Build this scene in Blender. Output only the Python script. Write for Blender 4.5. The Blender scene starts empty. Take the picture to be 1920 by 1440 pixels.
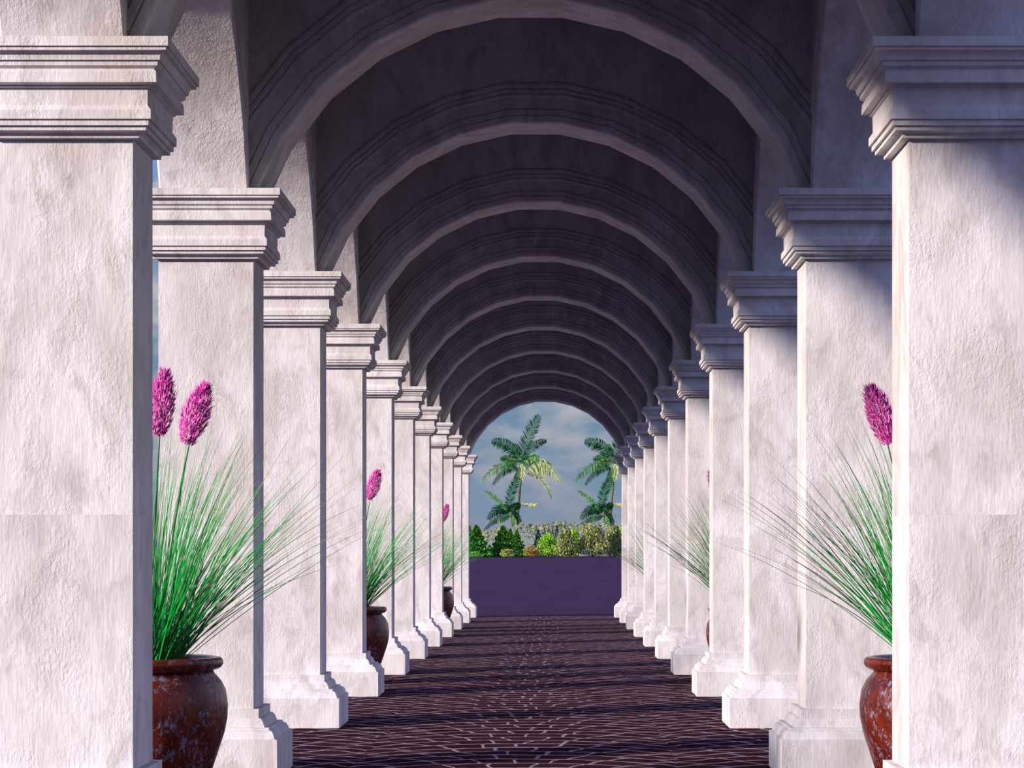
import bpy, bmesh, math, random
from mathutils import Vector, Matrix
random.seed(7)
U = 1.6                      # metres per building unit (eye height = 1 unit)
F = 4200.0                   # focal length in pixels of a 1920 px wide frame
scn = bpy.context.scene
COL = scn.collection
PI = math.pi

# ------------------------------------------------------------------ materials
def new_mat(name):
    m = bpy.data.materials.new(name); m.use_nodes = True
    nt = m.node_tree; b = nt.nodes['Principled BSDF']
    return m, nt, b
def N(nt, typ, **kw):
    n = nt.nodes.new(typ)
    for k, v in kw.items(): setattr(n, k, v)
    return n
def math_n(nt, op, a, b=None, c=None, clamp=False):
    n = nt.nodes.new('ShaderNodeMath'); n.operation = op; n.use_clamp = clamp
    for i, v in enumerate((a, b, c)):
        if v is None: continue
        if isinstance(v, (int, float)): n.inputs[i].default_value = v
        else: nt.links.new(v, n.inputs[i])
    return n.outputs[0]
def mix_n(nt, fac, a, b, mode='MIX'):
    n = nt.nodes.new('ShaderNodeMix'); n.data_type = 'RGBA'; n.blend_type = mode
    for i, v in ((0, fac), (6, a), (7, b)):
        if isinstance(v, (int, float)): n.inputs[i].default_value = v
        elif isinstance(v, tuple): n.inputs[i].default_value = (*v, 1)
        else: nt.links.new(v, n.inputs[i])
    return n.outputs[2]
def noise(nt, vec, scale, detail=4, rough=.55, dist=0.0):
    n = nt.nodes.new('ShaderNodeTexNoise'); n.inputs['Scale'].default_value = scale
    n.inputs['Detail'].default_value = detail; n.inputs['Roughness'].default_value = rough
    n.inputs['Distortion'].default_value = dist
    if vec is not None: nt.links.new(vec, n.inputs['Vector'])
    return n.outputs['Fac']
def ramp(nt, fac, stops):
    n = nt.nodes.new('ShaderNodeMapRange'); n.clamp = True
    nt.links.new(fac, n.inputs[0])
    n.inputs[1].default_value, n.inputs[2].default_value, n.inputs[3].default_value, n.inputs[4].default_value = stops
    return n.outputs[0]
def mapping(nt, vec, scale=(1, 1, 1), loc=(0, 0, 0), rot=(0, 0, 0)):
    n = nt.nodes.new('ShaderNodeMapping'); nt.links.new(vec, n.inputs[0])
    n.inputs['Location'].default_value = loc; n.inputs['Scale'].default_value = scale; n.inputs['Rotation'].default_value = rot
    return n.outputs[0]
def bump(nt, b, height, strength, dist):
    n = nt.nodes.new('ShaderNodeBump'); n.inputs['Strength'].default_value = strength
    n.inputs['Distance'].default_value = dist
    nt.links.new(height, n.inputs['Height']); nt.links.new(n.outputs[0], b.inputs['Normal'])

def plaster():
    m, nt, b = new_mat('weathered_plaster')
    pos = N(nt, 'ShaderNodeNewGeometry').outputs['Position']
    sep = N(nt, 'ShaderNodeSeparateXYZ'); nt.links.new(pos, sep.inputs[0])
    st = math_n(nt, 'GREATER_THAN', sep.outputs[2], 1.135 * U)
    off = N(nt, 'ShaderNodeCombineXYZ'); nt.links.new(math_n(nt, 'MULTIPLY', st, 3.7), off.inputs[0])
    nt.links.new(math_n(nt, 'MULTIPLY', st, 5.1), off.inputs[2])
    ad = N(nt, 'ShaderNodeVectorMath'); ad.operation = 'ADD'
    nt.links.new(pos, ad.inputs[0]); nt.links.new(off.outputs[0], ad.inputs[1])
    p = ad.outputs[0]
    streak = noise(nt, mapping(nt, p, (1, 1, .40)), 1.9, 5, .62, .6)
    blot = noise(nt, mapping(nt, p, (1, 1, .55), (1, 5, 2)), 4.2, 6, .66, .9)
    spots = noise(nt, mapping(nt, p, (1, 1, .5), (3, 1, 7)), 13, 7, .74, .5)
    drip = noise(nt, mapping(nt, p, (1, 1, .09), (4, 2, 1)), 26, 3, .5)
    c = mix_n(nt, ramp(nt, streak, (.38, .60, 0, 1)), (.69, .625, .62), (.89, .835, .86))
    c = mix_n(nt, ramp(nt, blot, (.49, .68, 0, .68)), c, (.53, .465, .455))
    c = mix_n(nt, math_n(nt, 'MULTIPLY', ramp(nt, spots, (.56, .70, 0, .6)), ramp(nt, blot, (.42, .60, .15, 1))), c, (.40, .36, .37))
    c = mix_n(nt, ramp(nt, drip, (.45, .75, 0, .22)), c, (.55, .50, .51))
    nt.links.new(c, b.inputs['Base Color'])
    b.inputs['Roughness'].default_value = .85
    b.inputs['Specular IOR Level'].default_value = .15
    # trowelled relief: patches of rough, worm-like ridges between smoother zones
    w1 = noise(nt, mapping(nt, p, (1, 1, .62)), 58, 3, .6, .6)
    w2 = noise(nt, mapping(nt, p, (1, 1, .16)), 70, 2, .5)
    patch = ramp(nt, noise(nt, mapping(nt, p, (1, 1, .6), (9, 9, 9)), 3.2, 4, .6), (.42, .60, .10, 1))
    h = math_n(nt, 'ADD', math_n(nt, 'MULTIPLY', w1, patch), math_n(nt, 'MULTIPLY', w2, .36))
    bump(nt, b, h, .50, .012)
    return m
def paving():
    m, nt, b = new_mat('fan_laid_brick_paving')
    pos = N(nt, 'ShaderNodeNewGeometry').outputs['Position']
    nv = N(nt, 'ShaderNodeTexNoise'); nv.inputs['Scale'].default_value = 2.2; nv.inputs['Detail'].default_value = 3
    nt.links.new(pos, nv.inputs['Vector'])
    s1 = N(nt, 'ShaderNodeVectorMath'); s1.operation = 'SUBTRACT'; nt.links.new(nv.outputs['Color'], s1.inputs[0]); s1.inputs[1].default_value = (.5, .5, .5)
    s2 = N(nt, 'ShaderNodeVectorMath'); s2.operation = 'SCALE'; nt.links.new(s1.outputs[0], s2.inputs[0]); s2.inputs[3].default_value = .24
    s3 = N(nt, 'ShaderNodeVectorMath'); s3.operation = 'ADD'; nt.links.new(pos, s3.inputs[0]); nt.links.new(s2.outputs[0], s3.inputs[1])
    sep = N(nt, 'ShaderNodeSeparateXYZ'); nt.links.new(s3.outputs[0], sep.inputs[0])
    W, R, h, w = 1.56 * U, .93 * U, .225 * U, .20 * U
    xw = math_n(nt, 'ADD', sep.outputs[0], .165 * U + W / 2 + 40 * W)
    xl = math_n(nt, 'SUBTRACT', math_n(nt, 'MODULO', xw, W), W / 2)
    arc = math_n(nt, 'SQRT', math_n(nt, 'SUBTRACT', R * R, math_n(nt, 'MULTIPLY', xl, xl)))
    v = math_n(nt, 'DIVIDE', math_n(nt, 'ADD', math_n(nt, 'SUBTRACT', sep.outputs[1], arc), 100 * h), h)
    row = math_n(nt, 'FLOOR', v); fv = math_n(nt, 'FRACT', v)
    wn = N(nt, 'ShaderNodeTexWhiteNoise', noise_dimensions='1D'); nt.links.new(row, wn.inputs['W'])
    sl = math_n(nt, 'MULTIPLY', math_n(nt, 'MULTIPLY', xl, h / R), math_n(nt, 'SUBTRACT', fv, .5))
    u = math_n(nt, 'ADD', math_n(nt, 'DIVIDE', math_n(nt, 'SUBTRACT', xl, sl), w), math_n(nt, 'MULTIPLY', math_n(nt, 'MODULO', row, 2.0), .5))
    u = math_n(nt, 'ADD', u, math_n(nt, 'MULTIPLY', wn.outputs['Value'], .42))
    u = math_n(nt, 'ADD', u, 50)
    cell = math_n(nt, 'FLOOR', u); fu = math_n(nt, 'FRACT', u)
    du = math_n(nt, 'MINIMUM', fu, math_n(nt, 'SUBTRACT', 1.0, fu))
    dv = math_n(nt, 'MINIMUM', fv, math_n(nt, 'SUBTRACT', 1.0, fv))
    d = math_n(nt, 'MINIMUM', math_n(nt, 'MULTIPLY', du, w / .02), math_n(nt, 'MULTIPLY', dv, h / .034))
    jn = noise(nt, pos, 9, 4)
    face = ramp(nt, math_n(nt, 'ADD', d, math_n(nt, 'MULTIPLY', math_n(nt, 'SUBTRACT', jn, .5), 1.2)), (.30, 1.0, 0, 1))
    wc = N(nt, 'ShaderNodeTexWhiteNoise', noise_dimensions='2D')
    cx = N(nt, 'ShaderNodeCombineXYZ'); nt.links.new(cell, cx.inputs[0]); nt.links.new(row, cx.inputs[1]); nt.links.new(cx.outputs[0], wc.inputs['Vector'])
    brick = mix_n(nt, wc.outputs['Value'], (.040, .013, .020), (.066, .023, .028))
    brick = mix_n(nt, ramp(nt, noise(nt, pos, 18, 5), (.4, .7, 0, .5)), brick, (.016, .007, .014))
    joint = mix_n(nt, ramp(nt, jn, (.35, .65, 0, 1)), (.18, .12, .14), (.60, .48, .52))
    c = mix_n(nt, face, joint, brick)
    nt.links.new(c, b.inputs['Base Color']); b.inputs['Roughness'].default_value = .75
    b.inputs['Specular IOR Level'].default_value = .0
    bump(nt, b, math_n(nt, 'ADD', math_n(nt, 'MULTIPLY', face, -.6), math_n(nt, 'MULTIPLY', noise(nt, pos, 30, 3), .25)), .5, .02)
    return m
def simple(name, col, rough=.8, var=.0, scale=8, spec=.3, trans=0.0):
    m, nt, b = new_mat(name)
    if var:
        pos = N(nt, 'ShaderNodeNewGeometry').outputs['Position']
        f = ramp(nt, noise(nt, pos, scale, 4), (.3, .7, 0, 1))
        lo = tuple(max(0, x * (1 - var)) for x in col); hi = tuple(min(1, x * (1 + var)) for x in col)
        nt.links.new(mix_n(nt, f, lo, hi), b.inputs['Base Color'])
    else:
        b.inputs['Base Color'].default_value = (*col, 1)
    b.inputs['Roughness'].default_value = rough
    b.inputs['Specular IOR Level'].default_value = spec
    return m
def glaze():
    m, nt, b = new_mat('brown_glaze_painted_glints')
    tc = N(nt, 'ShaderNodeTexCoord').outputs['Object']
    pn = noise(nt, mapping(nt, tc, (1, 1, .6)), 34, 8, .75, .6)
    big = noise(nt, tc, 5, 3)
    sp = ramp(nt, math_n(nt, 'ADD', pn, math_n(nt, 'MULTIPLY', big, .35)), (.715, .80, 0, .7))
    base = mix_n(nt, ramp(nt, noise(nt, tc, 7, 4), (.35, .65, 0, 1)), (.08, .007, .0025), (.175, .022, .005))
    nt.links.new(mix_n(nt, sp, base, (.28, .30, .48)), b.inputs['Base Color'])  # bluish flecks: sky glints off the bumpy glaze, painted into its colour
    b.inputs['Roughness'].default_value = .22
    b.inputs['Specular IOR Level'].default_value = .38
    bump(nt, b, noise(nt, mapping(nt, tc, (1, 1, .7)), 28, 6, .65, .6), .6, .012)
    return m

M_PLASTER = plaster(); M_PAVE = paving()
M_GROUND = simple('violet_grey_paving', (.058, .034, .066), .9, .10, .6, .0)
M_GLAZE = glaze()
M_SOIL = simple('dark_soil', (.05, .04, .045), .95, .4, 30)
M_GRASS = [simple('grass_bright', (.006, .36, .045), .7, spec=.1), simple('grass_dark', (.015, .17, .03), .8, spec=.1), simple('grass_dry', (.28, .30, .18), .8)]
M_PLUME = [simple('plume_pink', (.92, .05, .50), .8), simple('plume_magenta', (.38, .015, .25), .8), simple('plume_pale', (.85, .28, .60), .8)]

# ------------------------------------------------------------------ mesh helpers (all coordinates in building units)
class MB:
    def __init__(s): s.v = []; s.f = []; s.mi = []
    def add(s, verts, faces, mi=0):
        k = len(s.v); s.v += [tuple(p) for p in verts]
        for f in faces: s.f.append(tuple(i + k for i in f)); s.mi.append(mi)
    def box(s, x0, x1, y0, y1, z0, z1, mi=0):
        v = [(x, y, z) for z in (z0, z1) for y in (y0, y1) for x in (x0, x1)]
        s.add(v, [(0, 2, 3, 1), (4, 5, 7, 6), (0, 1, 5, 4), (2, 6, 7, 3), (0, 4, 6, 2), (1, 3, 7, 5)], mi)
    def rings(s, rings, close=True, cap0=False, cap1=False, mi=0):
        n = len(rings[0]); v = [p for r in rings for p in r]; f = []
        for i in range(len(rings) - 1):
            for j in range(n if close else n - 1):
                a = i * n + j; b_ = i * n + (j + 1) % n
                f.append((a, b_, b_ + n, a + n))
        if cap0: f.append(tuple(range(n - 1, -1, -1)))
        if cap1: f.append(tuple(range((len(rings) - 1) * n, len(rings) * n)))
        s.add(v, f, mi)
    def tube(s, pts, radii, n=4, mi=0):
        rs = []
        for i, p in enumerate(pts):
            p = Vector(p); a = Vector(pts[max(0, i - 1)]); c = Vector(pts[min(len(pts) - 1, i + 1)])
            t = (c - a)
            t = t.normalized() if t.length > 1e-9 else Vector((0, 0, 1))
            ref = Vector((0, 1, 0)) if abs(t.y) < .9 else Vector((1, 0, 0))
            e1 = t.cross(ref).normalized(); e2 = t.cross(e1)
            rs.append([tuple(p + (e1 * math.cos(2 * PI * k / n) + e2 * math.sin(2 * PI * k / n)) * radii[i]) for k in range(n)])
        s.rings(rs, True, True, True, mi)
    def build(s, name, mats, parent=None, loc=(0, 0, 0), smooth=False, recalc=True):
        me = bpy.data.meshes.new(name)
        me.from_pydata([(x * U, y * U, z * U) for x, y, z in s.v], [], s.f)
        for m in (mats if isinstance(mats, (list, tuple)) else [mats]): me.materials.append(m)
        me.polygons.foreach_set('material_index', s.mi)
        if smooth: me.polygons.foreach_set('use_smooth', [True] * len(me.polygons))
        if recalc:
            bm = bmesh.new(); bm.from_mesh(me); bmesh.ops.recalc_face_normals(bm, faces=bm.faces); bm.to_mesh(me); bm.free()
        me.update()
        o = bpy.data.objects.new(name, me); COL.objects.link(o)
        if parent: o.parent = parent
        else: o.location = tuple(c * U for c in loc)
        return o
def tag(o, label, cat=None, group=None, kind=None):
    if label: o['label'] = label
    if cat: o['category'] = cat
    if group: o['group'] = group
    if kind: o['kind'] = kind
    return o
def thing(name, label, cat, loc=(0, 0, 0), rz=0, group=None):
    o = bpy.data.objects.new(name, None); COL.objects.link(o); o.empty_display_size = .3
    o.location = tuple(c * U for c in loc); o.rotation_euler = (0, 0, rz)
    return tag(o, label, cat, group, 'thing')
def copy_tree(o, parent=None):
    c = o.copy(); COL.objects.link(c)
    if parent: c.parent = parent
    for ch in [x for x in bpy.data.objects if x.parent == o]: copy_tree(ch, c)
    return c

# ------------------------------------------------------------------ the gallery: dimensions
D1, PITCH, DEEP = 7.266, 2.94, .36        # nearest visible pillar front, bay length, pillar depth
XL, XR = -1.5745, 1.3765                  # centre lines of the two pillar rows
HW = .2165                                # half width of a shaft
XC = (-1.358 + 1.16) / 2                  # middle of the gallery
ZS, ZTOP = 2.656, 4.25
BAYS = range(-3, 11)
def D(i): return D1 + PITCH * i           # front plane of pillar i (0 = nearest in the picture)

CAP = [(0.1368, 2.656), (0.1368, 2.6258), (0.1294, 2.6256), (0.1294, 2.6142), (0.1157, 2.6136), (0.1092, 2.606), (0.1051, 2.5873), (0.0979, 2.587),
       (0.0962, 2.5714), (0.0826, 2.5633), (0.0906, 2.5533), (0.0923, 2.5188), (0.0685, 2.5149), (0.0685, 2.5091), (0.0591, 2.5066),
       (0.0581, 2.4519), (0.0702, 2.4344), (0.0702, 2.4061), (0.0617, 2.4056), (0.0617, 2.3868), (0.0519, 2.3864), (0.0511, 2.3726),
       (0.0360, 2.3722), (0.026, 2.3665), (0.0243, 2.3535), (0.0, 2.3522)]
BASE = [(0.0, 0.305), (0.0277, 0.3047), (0.0277, 0.266), (0.0396, 0.262), (0.0475, 0.2515), (0.0538, 0.2332), (0.0583, 0.2241),
        (0.0793, 0.2238), (0.0814, 0.2143), (0.0948, 0.2092), (0.1027, 0.1957), (0.11, 0.1753), (0.1223, 0.1721), (0.1223, 0.0)]
def sweep(profile):
    mb = MB(); rs = []
    for o, z in profile:
        x, y = HW + o, DEEP / 2 + o
        rs.append([(-x, -y, z), (x, -y, z), (x, y, z), (-x, y, z)])
    mb.rings(rs, True, True, True); return mb

def make_pillar():
    t = thing('pillar', 'x', 'pillar', group='white plaster pillars along the gallery')
    sweep(BASE).build('base', M_PLASTER, t)
    m = MB(); m.box(-HW, HW, -DEEP / 2, DEEP / 2, .305, 2.3522); m.build('shaft', M_PLASTER, t)
    sweep(CAP).build('capital', M_PLASTER, t)
    return t
ORD = ['nearest', 'second', 'third', 'fourth', 'fifth', 'sixth', 'seventh', 'eighth', 'ninth', 'tenth', 'eleventh and farthest']
def pillar_label(side, i):
    if i < 0:
        return ['white pillar of the %s row, just before the nearest one seen', 'white pillar of the %s row, beside the viewer',
                'white pillar of the %s row, behind the viewer'][-i - 1] % side
    tail = {0: 'cut by the %s edge of the picture' % side, 1: 'standing behind the large brown pot',
            3: 'standing in front of the middle pot', 4: 'standing behind the middle pot',
            7: 'standing in front of the farthest pot', 10: 'at the sunny end of the gallery'}
    a = 'shaded blue on its inner side' if side == 'left' else 'bright on its inner side'
    if i == 10: return 'farthest white pillar of the %s row, at the sunny end of the gallery' % side
    if i == 0: return 'nearest white pillar of the %s row, %s' % (side, tail[0])
    return '%s white pillar of the %s row, %s' % (ORD[i], side, tail.get(i, a))
first = None
for side, X in (('left', XL), ('right', XR)):
    for i in BAYS:
        if first is None: first = make_pillar(); o = first
        else: o = copy_tree(first)
        o.location = (X * U, (D(i) + DEEP / 2) * U, 0)
        o['label'] = pillar_label(side, i)

# ------------------------------------------------------------------ arches
HALF = math.radians(71.5); NSEG = 11
MOULD = [(0, 0), (.008, .012), (.014, .014), (.044, .015), (.047, .006), (.054, .006), (.057, .014), (.082, .013), (.086, .004), (.152, .004),
         (.156, .012), (.163, .014), (.172, .014), (.175, .006), (.184, .006), (.187, .013), (.203, .012), (.206, .005), (.214, .005), (.218, .010),
         (.236, .009), (.250, .0)]
def arch_wall(c, T, w, top):
    """slab along local x, thickness w along local y, opening of half chord c, from the springing to the top"""
    R = c / math.sin(HALF); zc = ZS - R * math.cos(HALF)
    A = [(R * math.sin(a), zc + R * math.cos(a)) for a in [(-HALF + 2 * HALF * k / NSEG) for k in range(NSEG + 1)]]
    lo = ([(-T, ZS)] if T > c + 1e-4 else []) + A + ([(T, ZS)] if T > c + 1e-4 else [])
    mb = MB(); n = len(lo)
    for y in (0, w): mb.v += [(x, y, z) for x, z in lo] + [(x, y, top) for x, z in lo]
    k = 2 * n
    for j in range(n - 1):
        mb.f += [(j, j + 1, n + j + 1, n + j), (k + j + 1, k + j, k + n + j, k + n + j + 1),
                 (j + 1, j, k + j, k + j + 1), (n + j, n + j + 1, k + n + j + 1, k + n + j)]
    mb.f += [(0, n, k + n, k), (n - 1, k + n - 1, k + 2 * n - 1, 2 * n - 1)]
    mb.mi = [0] * len(mb.f)
    return mb
def soften(o, deg=26):
    bm = bmesh.new(); bm.from_mesh(o.data)
    bmesh.ops.remove_doubles(bm, verts=bm.verts, dist=1e-5)
    for f in bm.faces: f.smooth = True
    for e in bm.edges:
        e.smooth = len(e.link_faces) == 2 and e.calc_face_angle(0) < math.radians(deg)
    bm.to_mesh(o.data); bm.free(); return o
def arch_mould(c, clip, y0, sgn, name, parent):
    R = c / math.sin(HALF); zc = ZS - R * math.cos(HALF); mb = MB(); rs = []
    a0 = 2 * HALF / NSEG
    for k in range(-1, NSEG + 2):
        a = -HALF + a0 * k
        rs.append([((R + r) * math.sin(a), y0 + sgn * h * .68, zc + (R + r) * math.cos(a)) for r, h in MOULD])
    mb.rings(rs, False)
    o = mb.build(name, M_PLASTER, parent)
    bm = bmesh.new(); bm.from_mesh(o.data)
    for s in (-1, 1):
        g = bm.verts[:] + bm.edges[:] + bm.faces[:]
        bmesh.ops.bisect_plane(bm, geom=g, plane_co=(s * clip * U, 0, 0), plane_no=(s, 0, 0), clear_outer=True)
    g = bm.verts[:] + bm.edges[:] + bm.faces[:]
    bmesh.ops.bisect_plane(bm, geom=g, plane_co=(0, 0, ZS * U), plane_no=(0, 0, -1), clear_outer=True)
    bmesh.ops.recalc_face_normals(bm, faces=bm.faces)
    if bm.faces and sum(f.normal.y for f in bm.faces) * sgn < 0: bmesh.ops.reverse_faces(bm, faces=bm.faces)
    bm.to_mesh(o.data); bm.free()
    return soften(o, 20)
XIN_L, XIN_R, XOUT = -1.388, 1.190, .391          # inner faces of the two side walls and their thickness
CC = (1.358 + 1.16) / 2
CSET, CDEEP = .075, .345         # the cross arches stand a little behind the pillar fronts
def make_cross():
    t = thing('cross_arch', 'x', 'arch', group='round arches spanning the gallery')
    T = (XIN_R - XIN_L) / 2
    soften(arch_wall(CC, T, CDEEP, ZTOP).build('arch_wall', M_PLASTER, t))
    arch_mould(CC, T, 0, -1, 'moulding', t); arch_mould(CC, T, CDEEP, 1, 'moulding', t)
    return t
CP = (PITCH - DEEP) / 2
def make_side():
    t = thing('side_arch', 'x', 'arch', group='arches between the pillars of a row')
    soften(arch_wall(CP, PITCH / 2, XOUT, ZTOP).build('arch_wall', M_PLASTER, t))
    arch_mould(CP, CP, 0, -1, 'moulding', t); arch_mould(CP, CP, XOUT, 1, 'moulding', t)
    return t
cross = make_cross(); side0 = make_side(); used = [0, 0]
def ordinal_arch(i):
    if i < 0: return ['just in front of the nearest one seen', 'close to the viewer', 'behind the viewer'][-i - 1]
    return ['nearest the viewer, only its feet in the picture', 'second from the viewer, largest whole curve at the top'][i] if i < 2 else \
        ('farthest, framing the sky and the palms' if i == 10 else '%s from the viewer' % ORD[i])
for i in BAYS:
    o = cross if not used[0] else copy_tree(cross); used[0] = 1
    o.location = (XC * U, (D(i) + CSET) * U, 0)
    o['label'] = 'shaded moulded arch across the gallery, %s' % ordinal_arch(i)
for s, nm in ((-1, 'left'), (1, 'right')):
    for i in list(BAYS)[:-1]:
        o = side0 if not used[1] else copy_tree(side0); used[1] = 1
        # the local front face (y=0) looks into the gallery
        o.rotation_euler = (0, 0, PI / 2 if s < 0 else -PI / 2)
        o.location = ((XIN_L if s < 0 else XIN_R) * U, (D(i) + DEEP / 2 + PITCH / 2) * U, 0)
        lb = 'between the nearest two pillars' if i == 0 else ('between the %s and %s pillars' % (ORD[i], ORD[i + 1].split(' ')[0]) if i >= 0
              else ['ahead of the nearest pillar seen', 'beside the viewer', 'behind the viewer'][-i - 1])
        o['label'] = 'plaster arch of the %s row, %s' % (nm, lb)
for s, nm in ((-1, 'left'), (1, 'right')):      # half piers closing both rows at their two ends
    for i, far in ((BAYS[0], 0), (BAYS[-1], 1)):
        m = MB(); x0 = XIN_L - XOUT if s < 0 else XIN_R
        y0 = D(i) + (DEEP / 2 if far else 0)
        m.box(x0, x0 + XOUT, y0, y0 + DEEP / 2, ZS, ZTOP)
        tag(m.build('pier_%s' % ('block'), M_PLASTER), 'plaster block above the %s capital of the %s row' % ('farthest' if far else 'rearmost', nm), 'wall block', kind='structure')

m = MB(); m.box(XIN_L - XOUT - .1, XIN_R + XOUT + .1, D(BAYS[0]) - .1, D(10) + DEEP + .1, ZTOP + .002, ZTOP + .15)
tag(m.build('ceiling', M_PLASTER), 'flat dark ceiling above the arches', kind='structure')

# ------------------------------------------------------------------ floor and ground
YEND = D(10) + DEEP + .35
m = MB(); m.box(-2.2, 2.0, -9, YEND, -.15, 0)
tag(m.build('floor', M_PAVE), 'dark brick paving with pale joints inside the gallery', kind='structure')
m = MB(); RISE = [(YEND, 0), (44, 0), (60, .05), (90, .33), (120, .66), (148, .93), (156, .985), (240, 1.0), (420, .9)]
v = [(x, y, z) for y, z in RISE for x in (-260, 260)]
m.add(v, [(2 * k, 2 * k + 1, 2 * k + 3, 2 * k + 2) for k in range(len(RISE) - 1)])
m.add([(-260, -60, 0), (-2.2, -60, 0), (-2.2, YEND, 0), (-260, YEND, 0)], [(0, 1, 2, 3)])
m.add([(2.0, -60, 0), (260, -60, 0), (260, YEND, 0), (2.0, YEND, 0)], [(0, 1, 2, 3)])
m.add([(-2.2, -60, 0), (2.0, -60, 0), (2.0, -9, 0), (-2.2, -9, 0)], [(0, 1, 2, 3)])
tag(m.build('ground', M_GROUND), 'plain violet grey ground beyond the gallery', kind='structure')

# ------------------------------------------------------------------ potted grasses
def lathe(profile, n=48, flute=0.0):
    mb = MB(); rs = []
    for r, z in profile:
        rs.append([((r * (1 + flute * math.cos(9 * 2 * PI * k / n))) * math.cos(2 * PI * k / n),
                    (r * (1 + flute * math.cos(9 * 2 * PI * k / n))) * math.sin(2 * PI * k / n), z) for k in range(n)])
    mb.rings(rs, True, True, True); return mb
def spline(P, n):
    out = []
    for k in range(n + 1):
        t = k / n
        a, b, c = [Vector(p) for p in P]
        out.append(a * (1 - t) ** 2 + b * 2 * t * (1 - t) + c * t * t)
    return out
def plume(mb, base, axis, L, Wd, rnd, n=1300):
    axis = axis.normalized(); ref = Vector((0, 1, 0)); e1 = axis.cross(ref).normalized(); e2 = axis.cross(e1)
    for k in range(n):
        t = rnd.random() ** .85; prof = math.sin(PI * min(1, (.10 + .86 * t))) ** .75
        ang = rnd.uniform(0, 2 * PI); rr = Wd * prof * math.sqrt(rnd.random())
        rad = e1 * math.cos(ang) + e2 * math.sin(ang)
        p = base + axis * (L * t) + rad * rr
        d = (axis * 1.0 + rad * rnd.uniform(.15, .7) + Vector((rnd.uniform(-.2, .2), rnd.uniform(-.2, .2), rnd.uniform(-.2, .2)))).normalized()
        l = rnd.uniform(.014, .034)
        mid = p + d * l * .5 + Vector((rnd.uniform(-1, 1), rnd.uniform(-1, 1), rnd.uniform(-1, 1))) * .003
        q = rnd.random(); mi = 0 if q < .5 else (1 if q < .8 else 2)
        if rr > .8 * Wd * prof and q > .6: mi = 2
        mb.tube([p, mid, p + d * l], [.0015, .0018, .0005], 3, mi)
def potted_grass(name_label, loc, rz, seed, plumes):
    rnd = random.Random(seed)
    t = thing('potted_plant', name_label, 'potted plant', loc, rz, 'ornamental grasses in brown glazed pots')
    body = [(.165, 0), (.175, .012), (.185, .05), (.215, .10), (.253, .157), (.272, .214), (.302, .306), (.312, .36), (.3145, .412), (.307, .47), (.288, .508),
            (.262, .538), (.256, .552), (.235, .552), (.24, .52), (.24, .45)]
    pot = lathe(body, 54, .006).build('pot', M_GLAZE, t, smooth=True)
    rim = [(.252, .548), (.275, .553), (.290, .563), (.297, .576), (.296, .590), (.287, .600), (.272, .603), (.255, .598), (.243, .585), (.240, .560), (.252, .548)]
    mb = MB(); n = 54
    mb.rings([[(r * math.cos(2 * PI * k / n), r * math.sin(2 * PI * k / n), z) for k in range(n)] for r, z in rim], True)
    mb.build('rim', M_GLAZE, pot, smooth=True)
    lathe([(.238, .50), (.238, .556), (.12, .572), (.02, .576)], 24).build('soil', M_SOIL, t)
    g = MB()
    for k in range(430):
        ph = rnd.uniform(0, 2 * PI); out = Vector((math.cos(ph), math.sin(ph), 0))
        r0 = .13 * math.sqrt(rnd.random()); ph0 = ph + rnd.uniform(-.6, .6)
        p0 = Vector((r0 * math.cos(ph0), r0 * math.sin(ph0), .572))
        th = math.radians(4 + 44 * rnd.random() ** 1.25); L = rnd.uniform(.62, 1.08)
        if k < 14: th = math.radians(rnd.uniform(40, 52)); L = rnd.uniform(.95, 1.12)
        up = Vector((0, 0, 1))
        d1 = out * math.sin(th) + up * math.cos(th)
        th2 = th + math.radians(rnd.uniform(8, 30)); d2 = out * math.sin(th2) + up * math.cos(th2)
        pts = spline((p0, p0 + d1 * L * .55, p0 + d1 * L * .55 + d2 * L * .45), 9)
        r = rnd.uniform(.0018, .0032)
        q = rnd.random(); mi = 0 if q < .58 else (1 if q < .88 else 2)
        g.tube(pts, [r * (1 - .85 * (j / 9) ** 1.6) for j in range(10)], 3, mi)
    g.build('grass_blades', M_GRASS, t, recalc=False)
    for (dx, dy, z0, ax, ay, L, Wd) in plumes:
        b0 = Vector((dx, dy, z0)); axis = Vector((ax, ay, 1))
        s = MB(); start = Vector((dx * .25, dy * .25, .57))
        s.tube(spline((start, start.lerp(b0, .6) - Vector((dx * .12, dy * .12, 0)), b0 + axis.normalized() * .12), 10), [.0038] * 8 + [.003, .0025, .002], 5)
        st = s.build('plume_stem', M_GRASS[1], t)
        p = MB(); plume(p, b0, axis, L, Wd, rnd)
        tag(p.build('flower_plume', M_PLUME, st, recalc=False), 'feathery pink flower plume')
    return t
XPL, XPR = -1.597, 1.534
PD = D1 + DEEP / 2 + PITCH / 2 - .06
for nm, b_, s1, s2 in (('nearest', 0, 11, 21), ('middle', 3, 12, 22), ('farthest', 7, 13, 23)):
    y = PD + PITCH * b_
    pl = [(.155, -.02, 1.44, .32, 0, .24, .052)]
    if b_ == 0: pl.append((.035, .05, 1.475, .10, 0, .255, .050))
    potted_grass('%s potted grass with %s on the left side of the gallery' % (nm, 'two pink plumes' if b_ == 0 else 'one pink plume'),
                 (XPL, y, 0), 0, s1, pl)
    potted_grass('%s potted grass on the right side of the gallery, half behind a pillar' % nm, (XPR, y, 0), 0, s2, [(-.195, -.02, 1.44, -.36, 0, .235, .050)])

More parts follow.
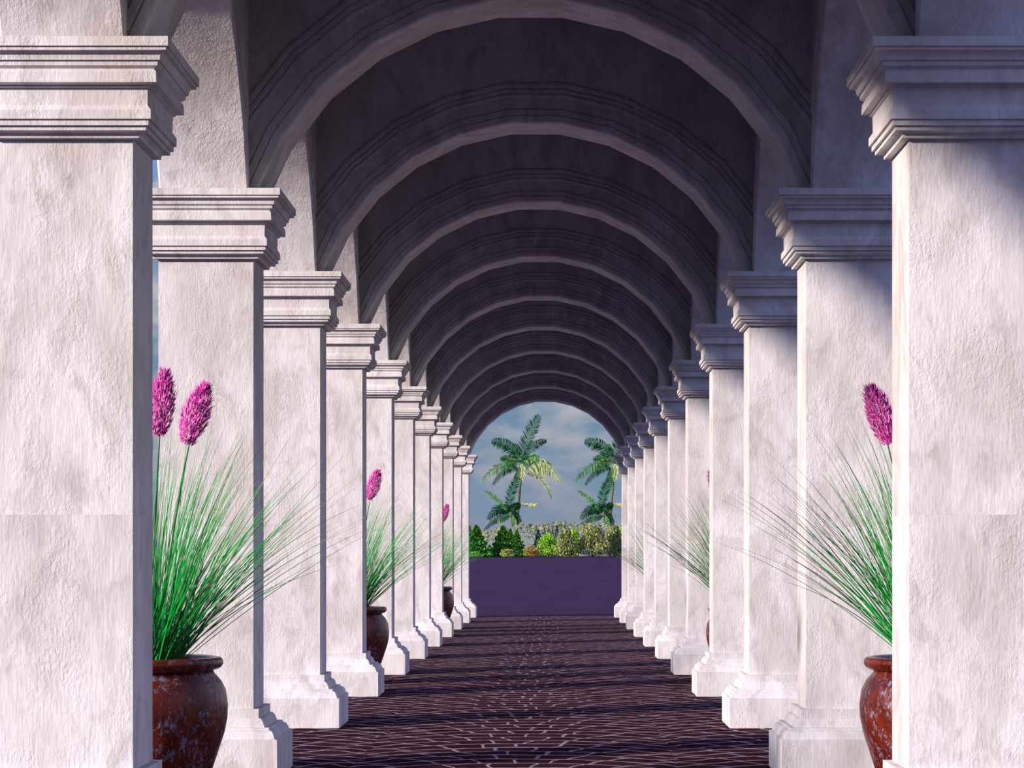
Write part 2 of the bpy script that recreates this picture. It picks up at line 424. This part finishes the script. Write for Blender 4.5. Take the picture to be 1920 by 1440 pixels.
# ------------------------------------------------------------------ the planting beyond
def at(px, py, d):  # a point at distance d on the sight line of a place in the picture
    return Vector(((px - 1034) * d / F, d, 1 - (py - 1043) * d / F))
GR = 1.0
M_CON = [simple('conifer_green', (.09, .32, .03), .8), simple('conifer_dark', (.03, .13, .03), .85), simple('conifer_light', (.22, .55, .05), .8)]
M_DCON = [simple('far_conifer_green', (.03, .10, .045), .85), simple('far_conifer_dark', (.015, .055, .04), .85)]
M_LIME = [simple('lime_leaf', (.33, .75, .02), .7), simple('lime_leaf_deep', (.16, .42, .02), .7), simple('lime_leaf_yellow', (.50, .80, .05), .7)]
M_OLIVE = [simple('olive_twig', (.27, .33, .14), .85), simple('olive_leaf', (.36, .46, .09), .8), simple('brown_twig', (.16, .14, .07), .9), simple('ochre_leaf', (.48, .46, .12), .8)]
M_ORANGE = [simple('ochre_shrub', (.48, .33, .06), .8), simple('rust_shrub', (.25, .13, .02), .85), simple('yellow_shrub', (.50, .45, .12), .8)]
M_BARK = simple('grey_bark', (.16, .13, .10), .9, .3, 12)
M_FOREST = [simple('forest_green', (.26, .33, .13), .9), simple('forest_mauve', (.24, .22, .27), .9), simple('forest_yellow', (.42, .43, .19), .9), simple('forest_grey', (.28, .30, .25), .9)]

def leaf(mb, p, size, rnd, mi, d=None):
    if d is None: d = Vector((rnd.gauss(0, 1), rnd.gauss(0, 1), rnd.gauss(0, 1))).normalized()
    s = d.cross(Vector((rnd.gauss(0, 1), rnd.gauss(0, 1), rnd.gauss(0, 1)))).normalized() * size * .32
    a = p - d * size * .5; c = p + d * size * .5
    mb.add([a, p - s, c, p + s], [(0, 1, 2, 3)], mi)
def conifer(px, top, w, d, lab, mats, seed, n=1900, grp=None):
    rnd = random.Random(seed); b = at(px, 1043, d); t = at(px, top, d); H = t.z - GR + .05; R = w * d / F / 2 * 1.25
    o = thing('conifer', lab, 'tree', (b.x, d, GR - .05), 0, grp or 'pointed conifers beyond the gallery')
    tr = MB(); tr.tube([(0, 0, 0), (0, 0, H * .5), (0, 0, H * .95)], [R * .12, R * .07, R * .015], 6); tr.build('trunk', M_BARK, o)
    fo = MB()
    for k in range(n):
        z = rnd.random() ** 1.35; r = R * (1 - z) ** .85 * (1 + .22 * math.sin(z * 34 + rnd.uniform(-.6, .6))) * math.sqrt(rnd.uniform(.25, 1)) + .015
        a = rnd.uniform(0, 2 * PI); p = Vector((r * math.cos(a), r * math.sin(a), H * (.03 + .97 * z)))
        dr = Vector((math.cos(a), math.sin(a), rnd.uniform(.1, 1.1))).normalized()
        leaf(fo, p, R * rnd.uniform(.14, .30), rnd, rnd.choice((0, 0, 1, 1, 2)) if len(mats) > 2 else rnd.choice((0, 1)), dr)
    fo.build('foliage', mats, o, recalc=False)
def broad(px, top, w, d, name, lab, mats, weights, seed, n=2600, tall=1.0, spiky=0.0, lobes=9, leafsize=.055, cat='tree', grp=None):
    rnd = random.Random(seed); b = at(px, 1043, d); H = at(px, top, d).z - GR + .05; R = w * d / F / 2 * 1.3
    o = thing(name, lab, cat, (b.x, d, GR - .05), 0, grp)
    tr = MB()
    for k in range(7 if cat == 'tree' else 5):
        a = rnd.uniform(0, 2 * PI); e = Vector((math.cos(a) * R * rnd.uniform(.15, .7), math.sin(a) * R * rnd.uniform(.15, .7), H * rnd.uniform(.6, .92)))
        tr.tube(spline(((0, 0, 0), (e.x * .3, e.y * .3, e.z * .5), e), 5), [R * .05 * (1 - .17 * j) for j in range(6)], 4)
    tr.build('branches', M_BARK, o)
    L = []
    for k in range(lobes):
        a = rnd.uniform(0, 2 * PI); rr = R * .62 * math.sqrt(rnd.random()); zz = rnd.uniform(.22, .85)
        k2 = math.sqrt(max(.1, 1 - (zz - .3) ** 2 * 1.6))
        L.append((Vector((rr * math.cos(a) * k2, rr * math.sin(a) * k2, H * zz)), R * rnd.uniform(.28, .5), H * rnd.uniform(.16, .26)))
    L.append((Vector((0, 0, H * .78)), R * .35, H * .24)); L += [(Vector((0, 0, H * .3)), R * .95, H * .3)] * 4; L += [(Vector((0, 0, H * .55)), R * .7, H * .3)] * 2
    fo = MB(); sz = leafsize * d / 150
    for k in range(n):
        c, r, h = rnd.choice(L); u = Vector((rnd.gauss(0, 1), rnd.gauss(0, 1), rnd.gauss(0, 1))).normalized() * (rnd.uniform(.3, 1) ** .5)
        p = c + Vector((u.x * r, u.y * r, u.z * h)); p.z = max(.02, min(p.z, H))
        dr = None if rnd.random() > spiky else Vector((u.x * .35, u.y * .35, 1)).normalized()
        leaf(fo, p, 1.5 * sz * rnd.uniform(.7, 1.5) * (1.8 if dr else 1), rnd, rnd.choices(range(len(mats)), weights)[0], dr)
    fo.build('foliage', mats, o, recalc=False)

conifer(880, 985, 24, 156, 'dark green conifer at the far left, against the left pillars', M_CON, 1)
conifer(893, 985, 42, 150, 'tall conifer second from the left beyond the gallery', M_CON, 2, 2600)
conifer(918, 1022, 20, 152, 'small low conifer in the gap right of the leftmost pair', M_CON, 3, 900)
conifer(943, 987, 42, 151, 'broad bright conifer under the shorter left palm', M_CON, 4, 2800)
conifer(957, 992, 24, 157, 'slim conifer just right of the broad bright one', M_CON, 5)
conifer(969, 996, 32, 154, 'dark conifer below the foot of the left palm trunk', M_CON, 6)
for k, (px, tp, w, lb) in enumerate(((1009, 994, 24, 'dark distant conifer left of and behind the lime green tree'), (1021, 989, 12, 'narrow distant conifer tip above the lime green tree, leftmost'),
        (1029, 985, 12, 'narrow distant conifer tip above the lime green tree, tallest'), (1036, 990, 12, 'short narrow conifer tip right of the tallest one'),
        (1044, 985, 15, 'distant conifer above the gap between lime and olive trees'), (1059, 985, 12, 'single distant conifer tip above the olive grey tree'))):
    conifer(px, tp, w, 166, lb, M_DCON, 30 + k, 900, 'distant dark conifers behind the lime tree')
broad(1027, 998, 40, 152, 'lime_tree', 'bright lime green leafy tree in the middle of the planting', M_LIME, (5, 3, 2), 41, 3000, leafsize=.06)
broad(997, 1021, 28, 148, 'ochre_shrub', 'ochre and rust coloured shrub left of the lime tree', M_ORANGE, (4, 3, 3), 42, 1500, cat='shrub', lobes=6)
broad(951, 1029, 26, 146, 'pale_shrub', 'pale yellowish low shrub in front of the conifers', M_ORANGE + [M_CON[2]], (1, 0, 4, 3), 43, 900, cat='shrub', lobes=5)
broad(888, 1034, 34, 145, 'low_shrub', 'low bright green spreading shrub at far left', [M_CON[2], M_CON[0]], (3, 2), 44, 1200, cat='shrub', lobes=6)
broad(1062, 992, 38, 150, 'olive_tree', 'olive grey twiggy tree right of the lime tree', M_OLIVE, (4, 4, 1, 1), 45, 3000, spiky=.8)
broad(1075, 991, 28, 156, 'lime_poplar', 'upright yellow green tree behind the olive grey one', M_LIME, (5, 2, 3), 46, 2200, spiky=.8)
broad(1112, 984, 58, 151, 'brown_olive_tree', 'large rounded olive brown tree at the right of the planting', M_OLIVE, (3, 3, 3, 4), 47, 4200, spiky=.3)
broad(1152, 983, 40, 153, 'bare_twig_tree', 'grey green twiggy tree beside the right pillars', M_OLIVE, (5, 3, 2, 1), 48, 3000, spiky=.9)
broad(1166, 979, 18, 157, 'lime_poplar', 'thin yellow green tree at the far right edge of the opening', M_LIME, (4, 4, 2), 49, 900, spiky=.9)

# wooded hillside: nobody could count its crowns
def hill_top(px):
    P = [(780, 1012), (860, 1003), (905, 994), (940, 985), (977, 980), (1020, 978), (1060, 975), (1100, 978), (1150, 981), (1220, 990), (1330, 1003)]
    for (a, ya), (b, yb) in zip(P, P[1:]):
        if a <= px <= b: return ya + (yb - ya) * (px - a) / (b - a)
    return 1015
rnd = random.Random(5); fo = MB()
ico = bmesh.new(); bmesh.ops.create_icosphere(ico, subdivisions=2, radius=1)
IV = [v.co.copy() for v in ico.verts]; IF = [tuple(v.index for v in f.verts) for f in ico.faces]; ico.free()
for k in range(1500):
    px = rnd.uniform(790, 1320); t = rnd.random(); d = 172 + 30 * t
    yt = hill_top(px); y = 1040 + (yt - 1040) * t + rnd.uniform(0, 2)
    c = at(px, y + 4, d); r = rnd.uniform(.14, .30)
    sq = rnd.uniform(.75, 1.2); mi = rnd.choices((0, 1, 2, 3), (3, 4 - 2.5 * t, 2.2, 2))[0]
    for _ in range(46):
        u = Vector((rnd.gauss(0, 1), rnd.gauss(0, 1), rnd.gauss(0, 1))).normalized()
        p = c + Vector((u.x * r, u.y * r, u.z * r * sq)) * rnd.uniform(.75, 1.05)
        leaf(fo, p, rnd.uniform(.09, .17), rnd, mi if rnd.random() < .75 else rnd.randrange(4))
    fo.add([c + Vector((v.x * r * .72, v.y * r * .72, v.z * r * .72 * sq)) for v in IV], IF, mi)
h = fo.build('wooded_hillside', M_FOREST, recalc=False)
tag(h, 'hazy wooded hillside of yellow green and mauve crowns behind the conifers', 'forest', kind='stuff')
M_HILL = simple('hill_slope', (.26, .29, .19), .95, .4, 1.5)
m = MB(); cols = []
for px in range(700, 1421, 12):
    yt = hill_top(px) + 7
    cols.append([at(px, 1043, 168), at(px, 1030 + (yt - 1040) * .2, 178), at(px, 1040 + (yt - 1040) * .6, 190), at(px, yt, 202), at(px, yt + 2, 216), Vector((at(px, 1043, 240).x, 240, .9))])
m.rings(cols, False)
tag(m.build('hill_ground', M_HILL, smooth=True), 'sloping hillside ground under the distant woods', kind='structure')

# ------------------------------------------------------------------ palms
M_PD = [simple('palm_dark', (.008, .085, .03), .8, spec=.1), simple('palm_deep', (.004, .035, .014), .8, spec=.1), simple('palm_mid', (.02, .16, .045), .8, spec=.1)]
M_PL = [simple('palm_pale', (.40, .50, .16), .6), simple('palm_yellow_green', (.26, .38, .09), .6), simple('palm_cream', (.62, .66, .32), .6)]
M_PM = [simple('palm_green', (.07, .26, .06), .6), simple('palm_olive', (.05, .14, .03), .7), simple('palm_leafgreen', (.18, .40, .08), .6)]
M_TRUNK = simple('palm_trunk', (.10, .115, .035), .8, .6, .5)
M_INFL = simple('palm_blossom', (.72, .66, .20), .7, .3, 3)
M_RIB = simple('palm_rib', (.07, .16, .06), .8, spec=.1)
DP = 212.0; K = DP / F / 4.5        # one unit of the sketch below in building units
def frond(parent, P, ln, mats, seed, n=34, sides=(1, 1), hang=0.0, dep=0.0, fan=.55):
    rnd = random.Random(seed)
    pts = spline([Vector((p[0] * K, dep * j * K, -p[1] * K)) for j, p in zip((0, .5, 1), P)], n)
    mb = MB()
    mb.tube(pts[::3] if n % 3 == 0 else pts[::3] + [pts[-1]], [.026] * len(pts[::3] if n % 3 == 0 else pts[::3] + [pts[-1]]), 4, 3)
    for j in range(2, n + 1):
        t = j / n; tan = (pts[min(n, j + 1)] - pts[j - 1]).normalized()
        nrm = Vector((-tan.z, 0, tan.x)); l = 1.22 * ln * K * (math.sin(PI * min(.97, .12 + .83 * t)) ** .6) * rnd.uniform(.85, 1.1)
        for s, kf in zip((1, -1), sides):
            if kf <= 0: continue
            for rep in range(1 + j % 2):
                yv = rnd.uniform(-.5, .5)
                d = (nrm * s + tan * fan * rnd.uniform(.8, 1.3) + Vector((0, yv, -hang))).normalized() * l * kf * rnd.uniform(.85, 1.08)
                p = pts[j] + tan * K * rnd.uniform(-2, 2); wv = tan * K * 3.7
                mid = p + d * .55 + Vector((0, 0, .0)); e = p + d + Vector((0, 0, -hang * l * .3 - .04 * l))
                mb.add([p - wv * .6, p + wv * .6, mid + wv, e, mid - wv], [(0, 1, 2, 3, 4)], rnd.choice((0, 0, 1, 2)))
    return mb.build('frond', mats + [M_RIB], parent, recalc=False)
def tall_palm(px, lab, seed):
    c = at(px, 864, DP)
    o = thing('palm_tree', lab, 'palm tree', (c.x, DP, c.z), 0, 'tall palms beyond the gallery')
    def L(x, y): return (x - 500, y - 560)
    # trunk down to the hilltop behind the woods
    tr = MB(); pts = [L(512, 610), L(524, 720), L(512, 850), L(500, 990), L(494, 1090), L(488, 1250), L(484, 1350)]
    tr.tube([(p[0] * K, 0, -p[1] * K) for p in pts], [9 * K, 10 * K, 10 * K, 11 * K, 12 * K, 13 * K, 15 * K], 10); tr.build('trunk', M_TRUNK, o, smooth=True)
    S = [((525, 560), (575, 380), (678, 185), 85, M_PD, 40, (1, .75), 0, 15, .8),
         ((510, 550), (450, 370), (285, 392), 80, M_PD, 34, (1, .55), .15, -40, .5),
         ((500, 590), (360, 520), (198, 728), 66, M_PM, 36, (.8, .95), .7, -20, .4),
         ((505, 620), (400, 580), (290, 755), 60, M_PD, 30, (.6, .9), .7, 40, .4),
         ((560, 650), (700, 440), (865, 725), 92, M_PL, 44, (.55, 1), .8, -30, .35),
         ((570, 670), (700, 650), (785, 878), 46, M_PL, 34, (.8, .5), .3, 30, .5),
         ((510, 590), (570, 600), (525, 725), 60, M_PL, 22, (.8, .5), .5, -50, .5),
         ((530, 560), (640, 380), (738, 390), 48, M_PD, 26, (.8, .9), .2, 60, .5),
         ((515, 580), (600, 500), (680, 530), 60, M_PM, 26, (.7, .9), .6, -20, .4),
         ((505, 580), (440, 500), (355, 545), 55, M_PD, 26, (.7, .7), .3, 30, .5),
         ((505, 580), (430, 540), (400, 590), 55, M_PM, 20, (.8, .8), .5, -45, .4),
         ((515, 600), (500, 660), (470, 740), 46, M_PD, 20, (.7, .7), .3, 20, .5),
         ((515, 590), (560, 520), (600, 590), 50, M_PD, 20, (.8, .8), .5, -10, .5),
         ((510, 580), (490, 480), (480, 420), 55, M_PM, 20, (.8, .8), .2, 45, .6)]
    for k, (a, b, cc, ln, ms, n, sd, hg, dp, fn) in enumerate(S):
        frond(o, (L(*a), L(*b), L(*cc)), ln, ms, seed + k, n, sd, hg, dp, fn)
    rnd = random.Random(seed + 50)
    for (x0, y0, x1, y1, w, nm, mt) in ((515, 935, 655, 938, 24, 'blossom_spray', M_INFL), (430, 560, 480, 575, 30, 'blossom_cluster', M_PL[1])):
        b = MB()
        for k in range(120):
            t = rnd.random(); p = Vector((x0 + (x1 - x0) * t, 0, y0 + (y1 - y0) * t)); q = L(p.x, p.z)
            a0 = Vector((q[0] * K, rnd.uniform(-6, 6) * K, -q[1] * K))
            e = a0 + Vector((rnd.uniform(4, 22), rnd.uniform(-8, 8), rnd.uniform(-w, w) * .9)) * K
            b.tube([a0, e], [2.0 * K, 1.6 * K], 3)
        b.build(nm, mt, o, recalc=False)
    return o
def short_palm(px, lab, seed):
    c = at(px, 864, DP - 2)
    o = thing('young_palm', lab, 'palm tree', (c.x, DP - 2, c.z), 0, 'short dark palms at the feet of the tall ones')
    def L(x, y): return (x - 500, y - 560)
    tr = MB(); pts = [L(440, 985), L(452, 1060), L(458, 1180), L(460, 1340)]
    tr.tube([(p[0] * K, 0, -p[1] * K) for p in pts], [8 * K, 9 * K, 10 * K, 11 * K], 8); tr.build('trunk', M_TRUNK, o, smooth=True)
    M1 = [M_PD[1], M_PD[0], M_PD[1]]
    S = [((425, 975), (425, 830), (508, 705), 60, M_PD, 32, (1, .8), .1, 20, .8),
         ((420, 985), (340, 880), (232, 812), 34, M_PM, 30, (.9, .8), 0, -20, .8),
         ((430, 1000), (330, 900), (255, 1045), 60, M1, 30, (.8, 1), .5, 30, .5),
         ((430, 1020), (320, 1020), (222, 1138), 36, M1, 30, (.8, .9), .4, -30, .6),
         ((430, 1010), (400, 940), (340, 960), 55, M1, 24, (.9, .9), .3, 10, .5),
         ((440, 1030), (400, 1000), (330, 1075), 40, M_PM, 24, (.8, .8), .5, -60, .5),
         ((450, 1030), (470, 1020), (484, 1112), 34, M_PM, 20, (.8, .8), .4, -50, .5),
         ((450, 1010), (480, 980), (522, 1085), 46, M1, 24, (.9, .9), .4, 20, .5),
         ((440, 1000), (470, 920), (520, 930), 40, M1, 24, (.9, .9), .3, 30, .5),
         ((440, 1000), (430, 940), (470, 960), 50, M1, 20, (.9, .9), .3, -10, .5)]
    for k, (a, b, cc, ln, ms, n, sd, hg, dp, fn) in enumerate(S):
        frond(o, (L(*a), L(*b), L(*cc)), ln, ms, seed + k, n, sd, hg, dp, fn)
    return o
tall_palm(971, 'tall palm at the left of the opening, its whole crown visible', 300)
tall_palm(1145, 'tall palm at the right of the opening, crown partly behind the pillar', 340)
short_palm(971, 'short dark palm at the foot of the left tall palm', 400)
short_palm(1145, 'short dark palm at the foot of the right tall palm', 440)

# ------------------------------------------------------------------ sky and sun
w = bpy.data.worlds.new('sky'); scn.world = w; w.use_nodes = True
nt = w.node_tree; bg = nt.nodes['Background']
tc = N(nt, 'ShaderNodeTexCoord').outputs['Generated']
sp = N(nt, 'ShaderNodeSeparateXYZ'); nt.links.new(tc, sp.inputs[0])
el = ramp(nt, sp.outputs[2], (0.0, .075, 0, 1))
low = mix_n(nt, el, (.215, .29, .40), (.155, .265, .39))
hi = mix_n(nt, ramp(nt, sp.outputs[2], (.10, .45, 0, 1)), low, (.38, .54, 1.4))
cl = noise(nt, mapping(nt, tc, (28, 28, 62), (2.3, 0, .4)), 1.0, 6, .55, .3)
cfac = ramp(nt, cl, (.43, .64, 0, .9))
cloud = mix_n(nt, ramp(nt, sp.outputs[2], (.02, .065, 0, 1)), (.32, .32, .40), (.50, .49, .52))
c = mix_n(nt, math_n(nt, 'MULTIPLY', cfac, ramp(nt, sp.outputs[2], (.0, .02, .3, 1))), hi, cloud)
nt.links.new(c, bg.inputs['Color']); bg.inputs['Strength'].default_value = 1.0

AZ, EL = math.radians(33), math.radians(17)
sun = bpy.data.lights.new('sun', 'SUN'); sun.energy = 5.6; sun.angle = math.radians(3.2); sun.color = (1, .895, .79)
so = bpy.data.objects.new('sun', sun); COL.objects.link(so)
dirv = Vector((math.cos(AZ) * math.cos(EL), math.sin(AZ) * math.cos(EL), -math.sin(EL)))
so.rotation_euler = dirv.to_track_quat('-Z', 'Y').to_euler(); so.location = (-20, -10, 20)

# ------------------------------------------------------------------ camera
cam = bpy.data.cameras.new('camera'); co = bpy.data.objects.new('camera', cam); COL.objects.link(co)
cam.sensor_width = 36; cam.lens = 36 * F / 1920
cam.shift_x = -(1034 - 960) / 1920; cam.shift_y = (1043 - 720) / 1920
co.location = (0, 0, U); co.rotation_euler = (PI / 2, 0, 0); cam.clip_end = 3000
scn.camera = co
scn.cycles.diffuse_bounces = 1
scn.view_settings.view_transform = 'Standard'; scn.view_settings.look = 'None'
scn.view_settings.exposure = 0; scn.view_settings.gamma = 1
try: scn.view_settings.use_curve_mapping = False
except Exception: pass
